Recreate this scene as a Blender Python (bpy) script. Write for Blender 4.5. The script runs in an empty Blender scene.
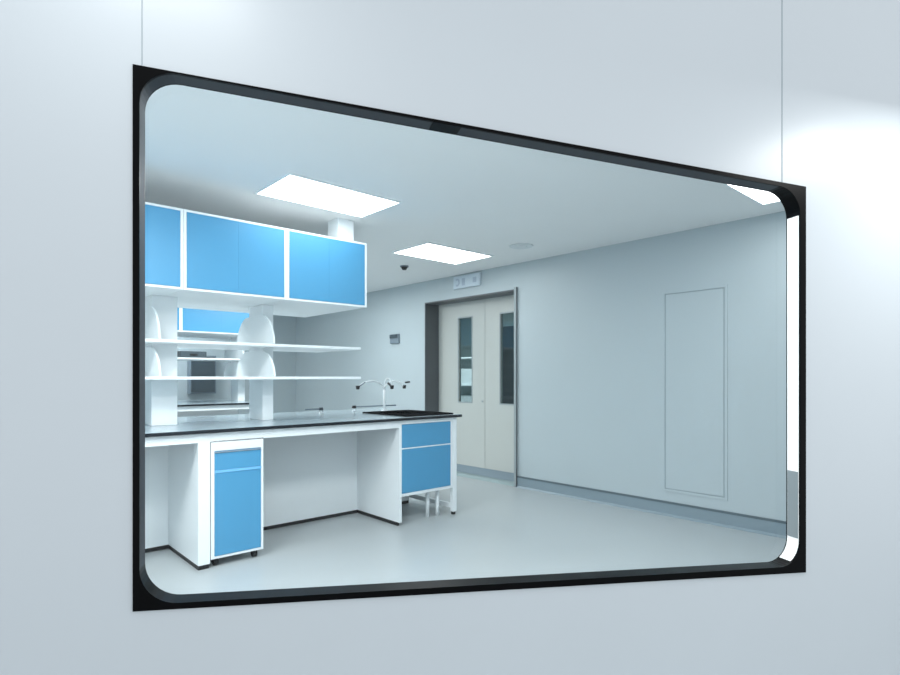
import bpy, bmesh, math
from mathutils import Vector, Matrix

scene = bpy.context.scene
COL = scene.collection

# ---------------------------------------------------------------- camera
cam_data = bpy.data.cameras.new('camera')
cam = bpy.data.objects.new('camera', cam_data)
COL.objects.link(cam)
EYE = 1.25
cam.location = (0, 0, EYE)
cam.rotation_euler = (math.pi / 2, 0, 0)
cam_data.sensor_width = 36
cam_data.lens = 566 / 900 * 36
cam_data.shift_y = 39.5 / 900
cam_data.clip_start = 0.05
scene.camera = cam

# ---------------------------------------------------------------- world
world = bpy.data.worlds.new('world')
scene.world = world
world.use_nodes = True
bg = world.node_tree.nodes['Background']
bg.inputs[0].default_value = (0.94, 0.975, 1.0, 1)
bg.inputs[1].default_value = 0.98

# room axes: u along the benches, v across them, both seen obliquely
TH = math.atan2(0.671, 0.741)
E1 = Vector((math.cos(TH), math.sin(TH), 0))
E2 = Vector((-math.sin(TH), math.cos(TH), 0))
def R(u, v, h=0.0):
    p = E1 * u + E2 * v
    return Vector((p.x, p.y, h))
# window wall axes: s along the wall, t into the room
W0 = Vector((-0.672, 1.2, 0))
WS = Vector((0.961, 0.277, 0)).normalized()
WT = Vector((-0.277, 0.961, 0)).normalized()
def W(s, h, t=0.0):
    p = W0 + WS * s + WT * t
    return Vector((p.x, p.y, h))

def area(name, loc, size, size_y, power, color, rot):
    l = bpy.data.lights.new(name, 'AREA')
    l.shape = 'RECTANGLE'; l.size = size; l.size_y = size_y
    l.energy = power; l.color = color
    o = bpy.data.objects.new(name, l)
    o.location = loc; o.rotation_euler = rot
    COL.objects.link(o)
    return o
COOL = (0.985, 1.0, 0.985)
# room ceiling lamps that are out of the picture
CEIL = 2.54
for i, (u, v, p) in enumerate([(0.1, 2.6, 54), (1.3, 1.5, 42), (2.9, 1.6, 8), (-1.6, 3.0, 30), (0.0, 5.6, 46),
                            (1.6, 6.2, 50), (3.3, 6.4, 44), (2.2, 8.7, 40)]):
    area('ceiling_lamp', R(u, v, CEIL - 0.02), 0.9, 0.55, p, COOL, (0, 0, TH))
# unseen lights added to brighten patches of the window wall
area('wall_glow_light', W(0.02, 2.3, -0.32), 0.4, 0.12, 1.6, COOL, (0, 0, 0))
area('wall_glow_light', W(2.25, 2.12, -0.42), 0.4, 0.3, 6, COOL, (0, 0, 0))

scene.view_settings.view_transform = 'Standard'
scene.view_settings.look = 'None'
scene.view_settings.gamma = 1
scene.view_settings.use_curve_mapping = False
scene.view_settings.exposure = 0.07

# ---------------------------------------------------------------- materials
def lin(c):
    c /= 255
    return c / 12.92 if c <= 0.04045 else ((c + 0.055) / 1.055) ** 2.4
def mat(name, rgb, rough=0.5, metal=0.0, spec=0.5, emit=None, noise=0.0, nscale=30, bump=0.0):
    m = bpy.data.materials.new(name)
    m.use_nodes = True
    nt = m.node_tree
    b = nt.nodes['Principled BSDF']
    col = tuple(lin(c) for c in rgb) + (1,)
    b.inputs['Base Color'].default_value = col
    b.inputs['Roughness'].default_value = rough
    b.inputs['Metallic'].default_value = metal
    b.inputs['Specular IOR Level'].default_value = spec
    if emit:
        b.inputs['Emission Color'].default_value = (emit[0], emit[1], emit[2], 1)
        b.inputs['Emission Strength'].default_value = emit[3]
    if noise or bump:
        tc = nt.nodes.new('ShaderNodeTexCoord')
        n = nt.nodes.new('ShaderNodeTexNoise')
        n.inputs['Scale'].default_value = nscale
        n.inputs['Detail'].default_value = 4
        nt.links.new(tc.outputs['Object'], n.inputs['Vector'])
        if noise:
            mx = nt.nodes.new('ShaderNodeMix'); mx.data_type = 'RGBA'
            mx.inputs['A'].default_value = tuple(c * (1 - noise) for c in col[:3]) + (1,)
            mx.inputs['B'].default_value = tuple(min(1, c * (1 + noise)) for c in col[:3]) + (1,)
            nt.links.new(n.outputs['Fac'], mx.inputs['Factor'])
            nt.links.new(mx.outputs['Result'], b.inputs['Base Color'])
        if bump:
            bp = nt.nodes.new('ShaderNodeBump')
            bp.inputs['Strength'].default_value = bump
            bp.inputs['Distance'].default_value = 0.002
            nt.links.new(n.outputs['Fac'], bp.inputs['Height'])
            nt.links.new(bp.outputs['Normal'], b.inputs['Normal'])
    return m

M_WALL = mat('painted_wall_panel', (178, 191, 196), 0.42, noise=0.015, nscale=3)
M_OUTER = mat('coated_steel_wall_panel', (204, 212, 218), 0.34, noise=0.02, nscale=2)
M_CEIL = mat('matt_ceiling_panel', (240, 242, 242), 0.7, noise=0.015, nscale=2)
M_FLOOR = mat('grey_vinyl_floor', (176, 184, 187), 0.32, noise=0.03, nscale=60)
M_SKIRT = mat('blue_grey_skirting', (128, 146, 156), 0.45, noise=0.03)
M_SKIRT2 = mat('dark_skirting_cap', (88, 104, 112), 0.45)
M_WHITE = mat('white_laminate', (236, 243, 246), 0.35, noise=0.01, nscale=8)
M_BLUE = mat('sky_blue_laminate', (76, 151, 194), 0.36, noise=0.02, nscale=6)
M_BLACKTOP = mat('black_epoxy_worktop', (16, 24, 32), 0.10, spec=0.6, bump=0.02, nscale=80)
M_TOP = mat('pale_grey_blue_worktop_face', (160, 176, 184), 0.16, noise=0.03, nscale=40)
M_BLACK = mat('black_plastic', (14, 18, 22), 0.5, noise=0.05)
M_SINK = mat('matt_black_sink', (5, 10, 14), 1.0, spec=0.02, noise=0.05)
M_PRINT = mat('black_glass_print', (3, 4, 6), 0.3, spec=0.08, noise=0.05)
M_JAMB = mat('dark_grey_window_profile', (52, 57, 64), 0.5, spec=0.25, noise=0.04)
M_JAMBW = mat('jamb_reflection_white', (250, 252, 253), 0.3, metal=0.0, noise=0.004)  # white stands in for bright light reflected by the right jamb
M_JAMBG = mat('jamb_reflection_grey', (128, 138, 142), 0.4, noise=0.02)  # tone of the grey band painted into the right jamb's reflection
M_SEAM = mat('grey_sealant', (150, 165, 172), 0.6, noise=0.03)
M_DOOR = mat('warm_grey_door_leaf', (184, 190, 187), 0.42, noise=0.012, nscale=4)
M_DFRAME = mat('dark_grey_door_frame', (82, 88, 92), 0.4, metal=0.2, noise=0.03)
M_DEDGE = mat('grey_door_edge', (150, 162, 166), 0.4, noise=0.02)
M_GAP = mat('shadow_gap_rubber', (96, 106, 110), 0.7, noise=0.03)
M_SIGN = mat('pale_sign_acrylic', (196, 210, 220), 0.3, noise=0.01)
M_SIGNM = mat('faded_blue_sign_print', (168, 184, 200), 0.4, noise=0.02)
M_VENT = mat('grey_vent_metal', (222, 228, 230), 0.5, noise=0.02)
M_DEVICE = mat('mid_grey_device', (120, 135, 146), 0.45, noise=0.03)
M_DARKDEV = mat('dark_grey_device', (62, 76, 84), 0.45, noise=0.03)
M_STEEL = mat('satin_steel', (190, 198, 202), 0.3, metal=0.9, noise=0.02)
M_LIGHT = mat('light_diffuser', (255, 255, 255), 0.5, emit=(0.985, 1.0, 0.99, 6.0), noise=0.001)
M_BACKROOM = mat('dim_room_paint', (150, 170, 172), 0.6, noise=0.02)
M_CORR = mat('corridor_paint', (214, 224, 230), 0.6, noise=0.02)

def glass(name, tint, ior=0.03):
    m = bpy.data.materials.new(name); m.use_nodes = True
    nt = m.node_tree; nt.nodes.clear()
    out = nt.nodes.new('ShaderNodeOutputMaterial')
    mix = nt.nodes.new('ShaderNodeMixShader')
    lw = nt.nodes.new('ShaderNodeLayerWeight'); lw.inputs['Blend'].default_value = 0.5
    pw = nt.nodes.new('ShaderNodeMath'); pw.operation = 'POWER'; pw.inputs[1].default_value = 5
    nt.links.new(lw.outputs['Facing'], pw.inputs[0])
    fr = nt.nodes.new('ShaderNodeMath'); fr.operation = 'MULTIPLY_ADD'
    nt.links.new(pw.outputs[0], fr.inputs[0])
    fr.inputs[1].default_value = 1 - ior; fr.inputs[2].default_value = ior
    tr = nt.nodes.new('ShaderNodeBsdfTransparent'); tr.inputs[0].default_value = tint
    gl = nt.nodes.new('ShaderNodeBsdfGlossy'); gl.inputs['Roughness'].default_value = 0.02
    nt.links.new(fr.outputs[0], mix.inputs[0])
    nt.links.new(tr.outputs[0], mix.inputs[1])
    nt.links.new(gl.outputs[0], mix.inputs[2])
    nt.links.new(mix.outputs[0], out.inputs[0])
    return m
M_GLASS = glass('clear_window_glass', (0.97, 0.99, 1.0, 1), 0.015)
M_TINT = glass('tinted_door_glass', (0.74, 0.82, 0.83, 1))

# ---------------------------------------------------------------- mesh helpers
class MB:
    """collects shapes of ONE part in local coordinates"""
    def __init__(self): self.bm = bmesh.new()
    def box(self, x0, x1, y0, y1, z0, z1, mi=0):
        v = [self.bm.verts.new(p) for p in ((x0,y0,z0),(x1,y0,z0),(x1,y1,z0),(x0,y1,z0),
                                            (x0,y0,z1),(x1,y0,z1),(x1,y1,z1),(x0,y1,z1))]
        for f in ((3,2,1,0),(4,5,6,7),(0,1,5,4),(1,2,6,5),(2,3,7,6),(3,0,4,7)):
            self.bm.faces.new([v[i] for i in f]).material_index = mi
        return self
    def ring(self, outer, inner, z0, z1, top=0):
        """prism with a rectangular hole; outer/inner = (x0,x1,y0,y1)"""
        def L(r, z): return [self.bm.verts.new(p) for p in ((r[0],r[2],z),(r[1],r[2],z),(r[1],r[3],z),(r[0],r[3],z))]
        ob, ot, ib, it = L(outer,z0), L(outer,z1), L(inner,z0), L(inner,z1)
        for i in range(4):
            j = (i+1) % 4
            self.bm.faces.new((ot[i],ot[j],it[j],it[i])).material_index = top
            for f in ((ob[j],ob[i],ib[i],ib[j]),(ob[i],ob[j],ot[j],ot[i]),(ib[j],ib[i],it[i],it[j])):
                self.bm.faces.new(f)
        return self
    def cyl(self, c0, c1, r0, r1=None, n=20):
        r1 = r0 if r1 is None else r1
        c0, c1 = Vector(c0), Vector(c1)
        d = (c1-c0).normalized()
        a = d.orthogonal().normalized(); b = d.cross(a)
        l0 = [self.bm.verts.new(c0+(a*math.cos(t)+b*math.sin(t))*r0) for t in (2*math.pi*i/n for i in range(n))]
        l1 = [self.bm.verts.new(c1+(a*math.cos(t)+b*math.sin(t))*r1) for t in (2*math.pi*i/n for i in range(n))]
        for i in range(n):
            self.bm.faces.new((l0[i], l0[(i+1)%n], l1[(i+1)%n], l1[i])).smooth = True
        self.bm.faces.new(list(reversed(l0))); self.bm.faces.new(l1)
        return self
    def tube(self, pts, r, n=12):
        pts = [Vector(p) for p in pts]
        prev = None; loops = []
        a = None
        for i, p in enumerate(pts):
            d = (pts[min(i+1, len(pts)-1)] - pts[max(i-1, 0)]).normalized()
            a = d.orthogonal().normalized() if a is None else (a - d*a.dot(d)).normalized()
            b = d.cross(a)
            loops.append([self.bm.verts.new(p+(a*math.cos(t)+b*math.sin(t))*r) for t in (2*math.pi*k/n for k in range(n))])
        for l0, l1 in zip(loops, loops[1:]):
            for k in range(n):
                self.bm.faces.new((l0[k], l0[(k+1)%n], l1[(k+1)%n], l1[k])).smooth = True
        self.bm.faces.new(list(reversed(loops[0]))); self.bm.faces.new(loops[-1])
        return self
    def prism(self, pts, axis, a, b):
        """outline pts (2D) extruded along axis 'x' (pts=y,z), 'y' (pts=x,z) or 'z' (pts=x,y)"""
        def P(p, k):
            return {'x': (k,p[0],p[1]), 'y': (p[0],k,p[1]), 'z': (p[0],p[1],k)}[axis]
        l0 = [self.bm.verts.new(P(p,a)) for p in pts]; l1 = [self.bm.verts.new(P(p,b)) for p in pts]
        n = len(pts)
        for i in range(n): self.bm.faces.new((l0[i], l0[(i+1)%n], l1[(i+1)%n], l1[i]))
        self.bm.faces.new(list(reversed(l0))); self.bm.faces.new(l1)
        return self
    def loft(self, loops, mids=None, closed=False, caps=False):
        vs = [[self.bm.verts.new(p) for p in lp] for lp in loops]
        n = len(vs[0])
        pairs = list(zip(vs, vs[1:])) + ([(vs[-1], vs[0])] if closed else [])
        for l0, l1 in pairs:
            for i in range(n):
                f = self.bm.faces.new((l0[i], l0[(i+1)%n], l1[(i+1)%n], l1[i]))
                if mids: f.material_index = mids[i]
        if caps: self.bm.faces.new(list(reversed(vs[0]))); self.bm.faces.new(vs[-1])
        bmesh.ops.remove_doubles(self.bm, verts=self.bm.verts, dist=1e-6)
        return self
    def build(self, name, mats, parent=None, bevel=0.0, world=False):
        bmesh.ops.recalc_face_normals(self.bm, faces=self.bm.faces)
        me = bpy.data.meshes.new(name); self.bm.to_mesh(me); self.bm.free()
        for m in (mats if isinstance(mats, (list, tuple)) else [mats]): me.materials.append(m)
        o = bpy.data.objects.new(name, me); COL.objects.link(o)
        if parent is not None: o.parent = parent
        elif not world: o.rotation_euler = (0, 0, TH)        # room axes
        if bevel:
            bv = o.modifiers.new('bevel', 'BEVEL'); bv.width = bevel; bv.segments = 2; bv.limit_method = 'ANGLE'
        return o
def thing(name, label, cat, u, v, h=0.0, group=None, rot=TH):
    o = bpy.data.objects.new(name, None); COL.objects.link(o)
    o.empty_display_size = 0.1
    o.location = R(u, v, h); o.rotation_euler = (0, 0, rot)
    o['label'] = label; o['category'] = cat
    if group: o['group'] = group
    return o
def place(o, u, v, h=0.0): o.location = R(u, v, h); return o
def tag(o, label, cat, group=None):
    o['label'] = label; o['category'] = cat
    if group: o['group'] = group
    return o
def struct(o): o['kind'] = 'structure'; return o
def copy_tree(o, parent=None):
    kids = list(o.children)
    c = o.copy(); COL.objects.link(c)
    if parent is not None: c.parent = parent
    for k in kids: copy_tree(k, c)
    return c

# ---------------------------------------------------------------- room shell
UR, VB, UL = 4.88, 9.6, -3.0
def uv_of(p): return p.dot(E1), p.dot(E2)
# window wall extent
S_L = -3.6; S_R = 5.07
wl = uv_of(W(S_L, 0)); wr = uv_of(W(S_R, 0))
wlb = uv_of(W(S_L, 0, .042)); wrb = uv_of(W(S_R, 0, .042))
UL = wlb[0]
foot = [wlb, wrb, (UR, wrb[1]), (UR, VB), (UL, VB)]
struct(MB().prism([wlb, wrb, (UR, VB), (UL, VB)], 'z', -0.10, 0.0).build('floor', M_FLOOR))
struct(MB().prism([wlb, wrb, (UR, VB), (UL, VB)], 'z', CEIL, CEIL + 0.10).build('ceiling', M_CEIL))
struct(MB().box(UL - .1, UR + .1, VB, VB + .1, -0.1, CEIL + .1).build('wall_back', M_WALL))
struct(MB().box(UL - .1, UL, wlb[1], VB, -0.1, CEIL + .1).build('wall_left', M_WALL))
D0, D1, DH = 4.25, 5.89, 2.25            # door opening along v, and its height
wallr = MB()
wallr.box(UR, UR + .25, wrb[1] - .3, D0, -.1, CEIL + .1)
wallr.box(UR, UR + .25, D1, VB, -.1, CEIL + .1)
wallr.box(UR, UR + .25, D0, D1, DH, CEIL + .1)
struct(wallr.build('wall_right', M_WALL))
# skirting band with a darker cap line
for k, (a, b) in enumerate([(wrb[1] + .02, D0), (D1, VB)]):
    sk = MB().prism([(UR, 0), (UR - .028, 0), (UR - .012, .02), (UR - .010, .112), (UR, .112)], 'y', a, b)
    o = sk.build('baseboard_right', M_SKIRT); struct(o)
    struct(MB().box(UR - .014, UR, a, b, .112, .130).build('trim_%d' % (k + 3), M_SKIRT2))
struct(MB().box(UL, UR - .03, VB - .012, VB, 0, .13).build('baseboard_back', M_SKIRT))

# window wall with its slightly skewed opening
SW = 1.8095
def hb(s): return 0.7539 + (0.6639 - 0.7539) * s / SW
def ht(s): return 1.9115 + (1.821 - 1.9115) * s / SW
outer = [(S_L, -.1), (S_R, -.1), (S_R, CEIL + .1), (S_L, CEIL + .1)]
m = .001
inner = [(m, hb(m) + m), (SW - m, hb(SW) + m), (SW - m, ht(SW) - m), (m, ht(m) - m)]
wb = MB()
wb.loft([[W(s, h, 0) for s, h in outer], [W(s, h, 0) for s, h in inner],
         [W(s, h, .042) for s, h in inner], [W(s, h, .042) for s, h in outer]], closed=True)
struct(wb.build('wall_front', M_OUTER, world=True))
# panel joints above the window
def joint(name, px, h0, h1, wd, mt):
    r = (px - 450) / 566
    s = (r * W0.y - W0.x) / (WS.x - r * WS.y)
    b = MB()
    b.loft([[W(s - wd/2, h0, -.0006), W(s + wd/2, h0, -.0006), W(s + wd/2, h1, -.0006), W(s - wd/2, h1, -.0006)],
            [W(s - wd/2, h0, .0006), W(s + wd/2, h0, .0006), W(s + wd/2, h1, .0006), W(s - wd/2, h1, .0006)]], caps=True)
    struct(b.build(name, mt, world=True))
joint('trim_1', 142, 1.9125, CEIL, .0016, M_SEAM)
joint('trim_2', 782, 1.8245, CEIL, .0030, M_SEAM)

# window: printed black border, jamb, pane
def wloop(ol, orr, ot, ob, rad, t, n=10):
    """rounded loop inside the opening; offsets left, right, top (l,r), bottom (l,r)"""
    pts = []
    s0, s1 = ol, SW - orr
    def tb(s): return ht(s) - (ot[0] + (ot[1] - ot[0]) * s / SW)
    def bb(s): return hb(s) + (ob[0] + (ob[1] - ob[0]) * s / SW)
    corners = [(s0, bb, 1, 1), (s1, bb, -1, 1), (s1, tb, -1, -1), (s0, tb, 1, -1)]
    starts = [(math.pi, 1.5*math.pi), (1.5*math.pi, 2*math.pi), (0, .5*math.pi), (.5*math.pi, math.pi)]
    for (s, f, sx, sy), (a0, a1) in zip(corners, starts):
        for k in range(n + 1):
            a = a0 + (a1 - a0) * k / n
            cs = s + sx * rad; ss = cs + rad * math.cos(a)
            pts.append(W(ss, f(ss) + sy * rad + rad * math.sin(a), t))
    return pts
N = 10
def wsharp(t, e=0.0):
    out = []
    for s, f, dy in ((-e, hb, -e), (SW + e, hb, -e), (SW + e, ht, e), (-e, ht, e)):
        out += [W(s, f(s) + dy, t)] * (N + 1)
    return out
front = dict(ol=.013, orr=.0215, ot=(.003, .013), ob=(.013, .020))
win = bpy.data.objects.new('window_1', None); COL.objects.link(win); struct(win)
fb = MB()
fb.loft([wsharp(0.0), wsharp(-.004), wloop(rad=.075, t=-.004, **front), wloop(rad=.075, t=.002, **front), wsharp(.002)])
fb.build('printed_border', M_PRINT, win)
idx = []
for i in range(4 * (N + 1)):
    # reflections painted per side: bottom and upper right black, right bright, rest grey
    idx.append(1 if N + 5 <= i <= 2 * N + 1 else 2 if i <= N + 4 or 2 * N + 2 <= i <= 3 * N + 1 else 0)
rear = dict(front)
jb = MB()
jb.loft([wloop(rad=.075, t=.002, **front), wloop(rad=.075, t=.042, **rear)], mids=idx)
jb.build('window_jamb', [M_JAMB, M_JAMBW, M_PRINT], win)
rb = MB()
rb.loft([wloop(rad=.075, t=.042, **rear), wloop(rad=.075, t=.046, **rear), wsharp(.046, .01), wsharp(.0422, .01)])
rb.build('rear_border', M_PRINT, win)
gp = MB()
l0 = [gp.bm.verts.new(p) for p in wloop(rad=.075, t=.0405, **front)]
gp.bm.faces.new(l0)
gp.build('window_pane', M_GLASS, win)
# dark stretch of the top profile's reflection, put in as a black piece
def seg(s0, s1):
    b = MB()
    def q(s, t, dz): return W(s, ht(s) - (.003 + .010 * s / SW) - dz, t)
    b.loft([[q(s0, -.0045, -.0024), q(s1, -.0045, -.0024), q(s1, .041, -.0024), q(s0, .041, -.0024)],
            [q(s0, -.0045, .0012), q(s1, -.0045, .0012), q(s1, .041, .0012), q(s0, .041, .0012)]], caps=True)
    b.build('dark_reflection', M_PRINT, win)
seg(.655, .728)
MB().loft([[W(SW - .0215 - e, h, t) for h, t in ((.765, .004), (.765, .0405), (.965, .0405), (.965, .004))] for e in (0, .0012)], caps=True).build('grey_reflection', M_JAMBG, win)  # thin grey strip painting the darker part of the jamb's reflection

# corridor on the camera's side
struct(MB().loft([[W(-3.6, -.1, -2.4), W(5.0, -.1, -2.4), W(5.0, -.1, 0), W(-3.6, -.1, 0)],
                  [W(-3.6, 0, -2.4), W(5.0, 0, -2.4), W(5.0, 0, 0), W(-3.6, 0, 0)]], caps=True).build('floor_corridor', M_FLOOR, world=True))

# ---------------------------------------------------------------- double door
door = struct(bpy.data.objects.new('door_1', None)); COL.objects.link(door)
door.location = R(UR, 0); door.rotation_euler = (0, 0, TH)
fr = MB()
fr.box(-.004, .235, D1 - .012, D1 + .002, 0, DH + .002)            # far jamb lining
fr.box(-.004, .235, D0, D1, DH - .014, DH)                          # head lining
fr.build('door_frame', M_DFRAME, door)
ed = MB()
ed.box(-.022, .235, D0 - .004, D0 + .035, 0, DH + .02)
ed.build('door_frame_edge', M_DEDGE, door, bevel=.003)
MB().box(-.026, -.020, D0 - .010, D0 - .001, 0, DH + .02).build('door_stop_strip', M_DFRAME, door)
def leaf(v0, v1, g0, g1, h0=.10):
    lf = MB()
    # leaf with hole for the glazing, built from the stiles and rails of one slab
    x0, x1 = .232, .276
    vs = {}
    def quadring(x):
        return ([Vector((x, v0, h0)), Vector((x, v1, h0)), Vector((x, v1, DH - .016)), Vector((x, v0, DH - .016))],
                [Vector((x, g0, .925)), Vector((x, g1, .925)), Vector((x, g1, 2.025)), Vector((x, g0, 2.025))])
    o0, i0 = quadring(x0); o1, i1 = quadring(x1)
    lf.loft([o0, i0, i1, o1], closed=True)
    L = lf.build('door_leaf', M_DOOR, door)
    fr = MB()
    def rr(x, d): return [Vector((x, g0 - d, .925 - d)), Vector((x, g1 + d, .925 - d)), Vector((x, g1 + d, 2.025 + d)), Vector((x, g0 - d, 2.025 + d))]
    fr.loft([rr(x0 - .004, .014), rr(x0 - .004, -.002), rr(x0 + .004, -.002), rr(x0 + .004, .014)], closed=True)
    fr.build('glazing_bead', M_DEDGE, L)
    MB().box(x0 + .016, x0 + .022, g0 - .003, g1 + .003, .922, 2.028).build('glazing', M_TINT, L)
    return L
LL = leaf(4.992, D1 - .014, 5.225, 5.475)
RL = leaf(D0 + .03, 4.986, 4.475, 4.725)
MB().box(.236, .27, 4.985, 4.993, .10, DH - .016).build('meeting_seal', M_GAP, door)
MB().box(.226, .232, 5.02, 5.045, .93, .955).build('flush_bolt', M_DEDGE, LL)
MB().box(.234, .275, D0 + .03, D1 - .014, 0.0, .10).build('kick_rail', M_SKIRT, door)
# dim room beyond the door
struct(MB().box(UR + .25, 7.4, 3.4, 8.6, -.1, 0).build('floor_beyond', M_BACKROOM))
struct(MB().box(UR + .25, 7.4, 3.4, 8.6, 2.6, 2.7).build('ceiling_beyond', M_BACKROOM))
bw = MB(); bw.box(7.4, 7.5, 3.3, 8.7, -.1, 2.7); bw.box(UR + .25, 7.4, 3.3, 3.4, -.1, 2.7); bw.box(UR + .25, 7.4, 8.6, 8.7, -.1, 2.7)
struct(bw.build('wall_beyond', M_BACKROOM))
area('rack_fill_light', R(5.7, 6.6, 2.5), .5, .5, 34, COOL, (0, 0, TH))  # unseen light added to brighten the front of the rack
rk = thing('storage_rack', 'pale rack with boxes seen through the left door pane', 'rack', 6.6, 6.9)
for a in (-.42, .42):
    for b in (-.2, .2): MB().box(b - .015, b + .015, a - .015, a + .015, 0, 1.9).build('upright', M_STEEL, rk)
for h in (.15, .65, 1.1, 1.55): MB().box(-.21, .21, -.44, .44, h, h + .025).build('shelf', M_WHITE, rk, bevel=.003)
for k, (h, w) in enumerate([(1.126, .30), (.676, .34)]):
    b = MB().box(-.15, .15, -w, w, 0, .26).build('carton', M_WHITE)
    place(b, 6.6, 6.9, h)
    tag(b, ['white carton on the upper rack shelf behind the left door pane', 'white carton on the lower rack shelf behind the left door pane'][k], 'box')

dk = thing('dark_backing', 'tall dark cabinet added behind the right door pane to darken it', 'cabinet', 5.75, 4.75)  # added so that the right pane shows dark
MB().box(0, .4, 0, .85, .05, 1.94).build('body', M_DARKDEV, dk, bevel=.004)
MB().box(-.015, 0, .01, .84, .08, 1.92).build('door', M_DARKDEV, dk, bevel=.003)
MB().box(-.035, -.015, .70, .72, .95, 1.15).build('handle', M_STEEL, dk)
MB().box(.03, .37, .03, .82, 0, .05).build('plinth', M_BLACK, dk)
# flush access door in the right wall
acc = struct(bpy.data.objects.new('door_2', None)); COL.objects.link(acc)
acc.location = R(UR, 0); acc.rotation_euler = (0, 0, TH)
A0, A1, AB, AT = 1.965, 2.49, .24, 2.0
def rect(x, d): return [Vector((x, A0 - d, AB - d)), Vector((x, A1 + d, AB - d)), Vector((x, A1 + d, AT + d)), Vector((x, A0 - d, AT + d))]
f = MB(); f.loft([rect(0, .022), rect(-.006, .022), rect(-.006, .0), rect(.0, .0)]); f.build('access_frame', M_WALL, acc, bevel=.001)
MB().box(-.0008, .0, A0, A1, AB, AT).build('access_gap', M_SEAM, acc)
MB().box(-.004, .0, A0 + .009, A1 - .009, AB + .009, AT - .009).build('access_panel', M_WALL, acc)

# ---------------------------------------------------------------- ceiling fittings
def ceiling_light(u0, u1, v0, v1, label, first=None):
    cu, cv = (u0 + u1) / 2, (v0 + v1) / 2
    a, b = (u1 - u0) / 2, (v1 - v0) / 2
    t = thing('ceiling_light', label, 'ceiling light', cu, cv, CEIL, 'flat ceiling light panels')
    f = MB(); f.ring((-a, a, -b, b), (-a + .014, a - .014, -b + .014, b - .014), -.012, 0)
    f.build('light_frame', M_WHITE, t)
    MB().box(-a + .013, a - .013, -b + .013, b - .013, -.008, -.001).build('diffuser', M_LIGHT, t)
    return t
ceiling_light(1.64, 2.53, 3.32, 3.85, 'lit white ceiling panel above the blue wall cupboards, largest and nearest')
ceiling_light(3.47, 4.37, 4.14, 4.73, 'lit white ceiling panel in front of the double door, smallest in view')
ceiling_light(3.70, 4.55, 1.00, 1.565, 'lit white ceiling panel cut off by the upper right corner of the window frame')
sd = thing('smoke_detector', 'small dark detector on the ceiling left of the double door', 'smoke detector', 4.02, 5.23, CEIL)
MB().cyl((0, 0, -.012), (0, 0, 0), .05).build('base', M_DEVICE, sd)
MB().cyl((0, 0, -.045), (0, 0, -.012), .022, .042).build('sensor', M_BLACK, sd)
cv = thing('ceiling_vent', 'faint round grey vent on the ceiling above and right of the door', 'vent', 4.26, 3.66, CEIL)
MB().cyl((0, 0, -.008), (0, 0, 0), .11, .12, 32).build('rim', M_VENT, cv)
MB().cyl((0, 0, -.014), (0, 0, -.008), .05, .06, 24).build('cone', M_VENT, cv)

sg = thing('door_sign', 'pale wide sign with faded print above the double door', 'sign', UR, 5.06, 2.36)
MB().box(-.03, 0, -.235, .235, 0, .155).build('sign_box', M_SIGN, sg, bevel=.006)
ar = [(.16 + .045 * math.cos(a), .078 + .05 * math.sin(a)) for a in (math.radians(d) for d in range(50, 311, 20))]
ar += [(.16 + .022 * math.cos(a), .078 + .028 * math.sin(a)) for a in (math.radians(d) for d in range(310, 49, -20))]
MB().prism(ar, 'x', -.032, -.0295).build('sign_print', M_SIGNM, sg)
MB().box(-.032, -.0295, .02, .075, .03, .12).build('sign_print', M_SIGNM, sg)
MB().box(-.032, -.0295, -.18, -.12, .045, .11).build('sign_print', M_SIGNM, sg)
ct = thing('wall_control', 'small grey control box on the far wall left of the door', 'control box', UR, 6.56, 1.73)
MB().box(-.035, 0, -.11, .09, 0, .135).build('housing', M_DEVICE, ct, bevel=.006)
MB().box(-.045, -.034, -.10, .08, .075, .125).build('display', M_DARKDEV, ct)

# ---------------------------------------------------------------- island benches
def bench(v, u0, u1, sink=None, where='near'):
    """v = front edge of the worktop"""
    VF, VM, VE = v + .03, v + .67, v + 1.34
    t = thing('worktop', {'near': 'long black worktop with glossy surface on the nearest white bench',
                          'far': 'black worktop of the far bench seen between the shelf posts'}[where], 'worktop', u0, v, .885)
    b = MB(); L = u1 - u0
    if sink:
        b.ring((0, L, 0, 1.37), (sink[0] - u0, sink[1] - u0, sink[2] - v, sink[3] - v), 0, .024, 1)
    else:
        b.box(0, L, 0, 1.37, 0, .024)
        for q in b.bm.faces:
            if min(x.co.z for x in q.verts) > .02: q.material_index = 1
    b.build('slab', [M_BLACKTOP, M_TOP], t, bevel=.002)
    f = thing('lab_bench', {'near': 'white bench frame with knee panels under the nearest black worktop',
                              'far': 'white bench frame under the far black worktop'}[where], 'bench', u0, v)
    MB().box(.02, L - .092, .67, .70, .03, .885).build('knee_panel', M_WHITE, f)
    MB().box(.02, L - .092, .675, .695, 0, .03).build('plinth', M_BLACK, f)
    e = u1 if where != 'near' else 2.86
    for y in (.03, 1.29): MB().box(.02, (e - u0) if y < 1 else L - .092, y, y + .02, .825, .885).build('apron', M_WHITE, f)
    return t, f
V1 = 3.76
SK = (3.02, 3.42, 4.02, 4.46)
wt, bf = bench(V1, -.4, 3.555, SK)
def bench_leg(f, u0, uf, y0=.03, y1=.67, w=.075, label=None):
    L = MB().box(uf - u0, uf - u0 + w, y0, y1, .03, .825 if y0 < .1 else .885).build('side_panel', M_WHITE, f, bevel=.002)
    MB().box(uf - u0 + .004, uf - u0 + w - .004, y0 + .01, y1, 0, .03).build('foot_strip', M_BLACK, L)
    return L
bench_leg(bf, -.4, 1.245)
bench_leg(bf, -.4, -.38)
for q in (-.38, 1.245, 2.86): bench_leg(bf, -.4, q, .70, 1.31)

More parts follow.
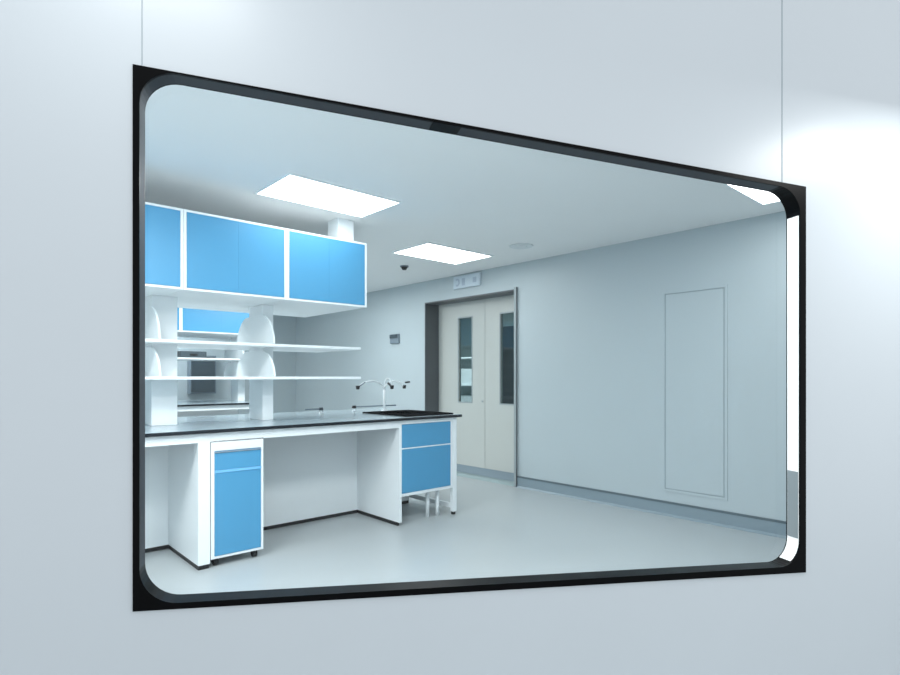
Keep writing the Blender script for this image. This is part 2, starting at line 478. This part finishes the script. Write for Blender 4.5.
# under-bench pedestal
pd = thing('pedestal_cabinet', 'narrow white pedestal with blue drawer and door, on black castors under the near bench', 'cabinet', 1.325, V1 + .03)
pw = .355
bd = MB().box(0, pw, .02, .55, .055, .822).build('body', M_WHITE, pd, bevel=.002)
MB().box(0, .022, 0, .02, .055, .822).build('front_stile', M_WHITE, bd)
MB().box(pw - .016, pw, 0, .02, .055, .822).build('front_stile', M_WHITE, bd)
MB().box(.022, pw - .016, 0, .02, .764, .822).build('top_rail', M_WHITE, bd)
MB().box(.0, pw, .0, .5, .822, .830).build('top_gap', M_BLACK, bd)
MB().box(.022, pw - .016, 0, .02, .055, .070).build('bottom_rail', M_WHITE, bd)
dr = MB().box(.024, pw - .018, -.003, .018, .636, .760).build('drawer', M_BLUE, pd, bevel=.002)
MB().prism([(.018, .758), (-.003, .758), (-.010, .752), (-.003, .748)], 'x', .024, pw - .018).build('drawer_pull', M_DEVICE, dr)
MB().prism([(.018, .6352), (-.007, .6352), (-.007, .6178), (.018, .6178)], 'x', .024, pw - .018).build('finger_rail', mat('light_blue_edge', (120, 190, 236), .3, noise=.01), dr)
MB().box(.024, pw - .018, -.003, .018, .072, .617).build('door', M_BLUE, pd, bevel=.002)
for x in (.045, pw - .045):
    for y in (.05, .48):
        c = MB().cyl((x - .014, y, .025), (x + .014, y, .025), .025).cyl((x, y, .045), (x, y, .06), .012)
        c.build('castor', M_BLACK, pd)

# sink cabinet at the bench end
sc_ = thing('sink_cabinet', 'white end cabinet with blue drawer front and door, raised off the floor', 'cabinet', 2.86, V1 + .03)
cw = .605
g = MB(); g.box(0, .022, .018, .64, .03, .885).build('side_panel', M_WHITE, sc_, bevel=.002)
MB().box(.002, .02, .03, .63, 0, .03).build('foot_strip', M_BLACK, sc_)
cb = MB()
cb.box(.022, cw, .018, .62, .245, .262); cb.box(.022, cw, .60, .62, .262, .885); cb.box(cw - .02, cw, .018, .60, .262, .885)
cb.build('body', M_WHITE, sc_)
MB().box(0, .026, 0, .018, .03, .885).build('front_stile', M_WHITE, sc_)
MB().box(cw - .026, cw, 0, .018, .245, .885).build('front_stile', M_WHITE, sc_)
MB().box(.026, cw - .026, 0, .018, .852, .885).build('top_rail', M_WHITE, sc_)
MB().box(.026, cw - .026, 0, .018, .245, .268).build('bottom_rail', M_WHITE, sc_)
MB().box(.026, cw - .026, -.002, .018, .642, .651).build('middle_rail', M_WHITE, sc_)
MB().box(.028, cw - .028, -.003, .016, .652, .850).build('drawer', M_BLUE, sc_, bevel=.002)
MB().box(.028, cw - .028, -.003, .016, .270, .641).build('door', M_BLUE, sc_, bevel=.002)
# end leg frame: uprights, floor rail, feet
ef = thing('end_leg_frame', 'white tubular leg frame at the end of the near bench, on dark feet', 'leg frame', 3.47, V1 + .03)
for y in (.0, 1.22): 
    MB().box(0, .045, y, y + .04, .025, .885).build('upright', M_WHITE, ef, bevel=.003)
    MB().cyl((.02, y + .02, 0), (.02, y + .02, .025), .02).build('foot', M_BLACK, ef)
MB().box(.004, .04, .04, 1.22, .055, .095).build('floor_rail', M_WHITE, ef, bevel=.003)
MB().box(.004, .04, .04, 1.22, .845, .885).build('top_rail', M_WHITE, ef)
MB().box(-.56, 0, .60, .632, .12, .155).build('cross_rail', M_WHITE, ef)
# sink with drain
sn = thing('sink', 'black sink set into the end of the near worktop', 'sink', SK[0], SK[2], .909)
w_, d_ = SK[1] - SK[0], SK[3] - SK[2]
MB().ring((-.05, w_ + .10, -.18, d_ + .05), (.012, w_ - .012, .012, d_ - .012), .0005, .012).build('rim', M_SINK, sn, bevel=.002)
bs = MB()
def sq(i, z): return [Vector((.004 + i, .004 + i, z)), Vector((w_ - .004 - i, .004 + i, z)), Vector((w_ - .004 - i, d_ - .004 - i, z)), Vector((.004 + i, d_ - .004 - i, z))]
bs.loft([sq(0, .0005), sq(.008, .0005), sq(.03, -.22), sq(.022, -.225)], closed=True)
bs.box(.025, w_ - .025, .025, d_ - .025, -.228, -.219)
bs.build('basin', M_SINK, sn)
MB().cyl((w_/2, d_/2, -.218), (w_/2, d_/2, -.214), .03).build('drain', M_STEEL, sn)
for k, (u, v) in enumerate([(3.25, 3.89), (3.35, 3.87)]):
    p = MB().cyl((0, 0, 0), (0, 0, .245), .018)
    o = p.build('drain_pipe', M_WHITE); place(o, u, v, 0)
    tag(o, ['white vertical pipe under the sink cabinet, left of the pair', 'white vertical pipe under the sink cabinet, right of the pair'][k], 'pipe', 'pipes under the sink cabinet')

# triple laboratory faucet
fc = thing('laboratory_faucet', 'white three-way laboratory faucet with black nozzles behind the sink', 'faucet', 3.30, 4.62, .909)
MB().cyl((0, 0, 0), (0, 0, .012), .032).build('base', M_WHITE, fc)
MB().cyl((0, 0, .012), (0, 0, .21), .012).build('column', M_WHITE, fc)
def neck(dx, dy, top):
    L = math.hypot(dx, dy)
    pts = []
    for k in range(13):
        a = math.pi * k / 12
        pts.append((dx * (1 - math.cos(a)) / 2, dy * (1 - math.cos(a)) / 2, .19 + (top - .19) * math.sin(a) ** .8 if 0 < k < 12 else .19 + (.05 if k == 12 else 0)))
    nk = MB().tube(pts, .007).build('gooseneck', M_WHITE, fc)
    e = pts[-1]
    MB().cyl((e[0], e[1], e[2] + .018), (e[0], e[1], e[2] - .018), .022, .015).build('nozzle', M_BLACK, nk)
    return e
e1 = neck(-.31, 0, .30); e2 = neck(.05, -.06, .33); e3 = neck(.25, 0, .30)
MB().tube([(-.30, -.01, .25), (-.26, -.01, .275), (-.235, -.01, .29)], .006).build('lever', M_DEVICE, fc)
MB().tube([(.02, -.03, .285), (.055, -.06, .235)], .010).build('lever', M_BLACK, fc)
MB().tube([(.265, 0, .285), (.32, 0, .29)], .009).build('lever', M_BLACK, fc)
# bench taps
def bench_tap(label, px, v, ln, turn, mt):
    ray = (px - 450) / 566
    # point of the worktop seen at this column: solve for u
    u = v * (ray * E2.y - E2.x) / (E1.x - ray * E1.y)
    t = thing('bench_tap', label, 'tap', u, v, .909, 'black taps lying low on the near worktop')
    MB().cyl((0, 0, 0), (0, 0, .012), .018).cyl((0, 0, .012), (0, 0, .034), .011).build('base', M_WHITE, t)
    b = MB().cyl((0, 0, .032), (0, 0, .058), .022, .018); b.build('knob', mt, t, bevel=.003)
    MB().tube([(0, 0, .045), (ln * .5, turn * .5, .046), (ln, turn, .045)], .007).build('lever', M_DEVICE, t)
bench_tap('black bench tap with long right-pointing lever, below the faucet nozzles', 354, 4.80, .50, -.02, M_BLACK)
bench_tap('dark bench tap with short left-pointing lever, left of the other tap', 321, 4.70, -.16, .0, M_DARKDEV)

# ---------------------------------------------------------------- reagent rack on the bench
def rack(VM, posts, u0, u1, where):
    t = thing('reagent_rack', {'near': 'white two-tier shelf rack with bell-shaped brackets on the near bench',
                               'far': 'white two-tier shelf rack on the far bench behind the near one'}[where], 'shelf rack', u0, VM, .909)
    H = .909
    for (a, b) in posts:
        p = MB().box(a - u0, b - u0, -.13, .13, 0, 1.82 - H); po = p.build('post', M_WHITE, t, bevel=.004)
        def bell(h0, hgt, w, base):
            pts = [(-base, h0 - H)]
            n = 12
            prof = []
            for k in range(n + 1):
                q = math.pi / 2 * k / n
                prof.append((.135 + (w - .135) * math.cos(q), h0 - H + hgt * math.sin(q) ** 1.15))
            out = [(x, z) for x, z in prof] + [(-x, z) for x, z in reversed(prof)]
            MB().prism(out, 'x', a - u0 - .014, a - u0).build('bell_bracket', M_WHITE, po, bevel=.003)
        bell(1.502, .235, .36, 0); bell(1.253, .205, .37, 0)
    for h in (1.480, 1.232):
        MB().box(0, u1 - u0, -.37, .37, h - H, h - H + .021).build('shelf', M_WHITE, t, bevel=.003)
    return t
VM1 = V1 + .67
rack(VM1, [(-.25, -.09), (1.10, 1.27), (1.90, 1.99)], -.3, 2.66, 'near')

def wall_cupboard(u0, u1, v, label, group, h0=1.82, h1=2.345, depth=1.05):
    t = thing('overhead_cabinet', label, 'cabinet', u0, v, h0, group)
    w = u1 - u0; H = h1 - h0
    b = MB().box(0, w, .02, depth - .02, 0, H).build('body', M_WHITE, t, bevel=.002)
    e = .018
    for y0, y1 in ((0, .02), (depth - .02, depth)):
        MB().box(0, e, y0, y1, 0, H).build('stile', M_WHITE, b)
        MB().box(w - e, w, y0, y1, 0, H).build('stile', M_WHITE, b)
        MB().box(e, w - e, y0, y1, 0, .014).build('bottom_rail', M_WHITE, b)
        MB().box(e, w - e, y0, y1, H - .014, H).build('top_rail', M_WHITE, b)
        ya, yb = (y0 - .002, y1 - .002) if y0 == 0 else (y0 + .002, y1 + .002)
        mid = w / 2
        MB().box(e + .002, mid - .0003, ya, yb, .016, H - .016).build('door', M_BLUE, t)
        MB().box(mid + .0003, w - e - .002, ya, yb, .016, H - .016).build('door', M_BLUE, t)
    return t
G1 = 'blue overhead cupboards on the near rack'
V_C = V1 + .14
for u0, u1, lab in [(-.29, .448, 'blue overhead cupboard beyond the left window edge, first of the near row'),
                    (.45, 1.188, 'blue overhead cupboard cut off by the left window edge'),
                    (1.19, 1.908, 'blue overhead cupboard in the middle of the near row'),
                    (1.91, 2.61, 'blue overhead cupboard at the right end of the near row')]:
    wall_cupboard(u0, u1, V_C, lab, G1)
cl = MB().box(0, .15, 0, .16, 0, CEIL - 2.345).build('ceiling_duct', M_WHITE, bevel=.003)
place(cl, 2.40, V1 + .24, 2.345)
tag(cl, 'short white square duct between the right overhead cupboard and the ceiling', 'duct')

# ---------------------------------------------------------------- far bench
DV = 3.62
V2 = V1 + DV
bench(V2, .2, 3.28, None, 'far')
rack(V2 + .67, [(2.20, 2.30), (3.14, 3.24)], .9, 3.30, 'far')
G2 = 'blue overhead cupboards on the far rack'
wall_cupboard(2.262, 3.255, V2 + .14, 'blue overhead cupboard of the far bench framed between the near posts', G2)
wall_cupboard(1.27, 2.26, V2 + .14, 'blue overhead cupboard of the far bench seen at the left window edge', G2)
db = thing('instrument_case', 'flat dark grey case on the upper shelf of the far rack', 'case', 2.32, V2 + .36, 1.502)
MB().box(0, .33, 0, .25, 0, .085).build('case_body', M_DARKDEV, db, bevel=.006)
MB().box(.12, .21, -.012, 0, .03, .05).build('handle', M_BLACK, db)
wx = thing('distribution_box', 'grey box on the far wall seen between the shelves', 'wall box', 2.98, VB, .98)
MB().box(0, .42, -.12, 0, 0, .62).build('housing', M_DEVICE, wx, bevel=.006)
MB().box(.025, .395, -.13, -.12, .025, .595).build('cover', M_DARKDEV, wx, bevel=.004)
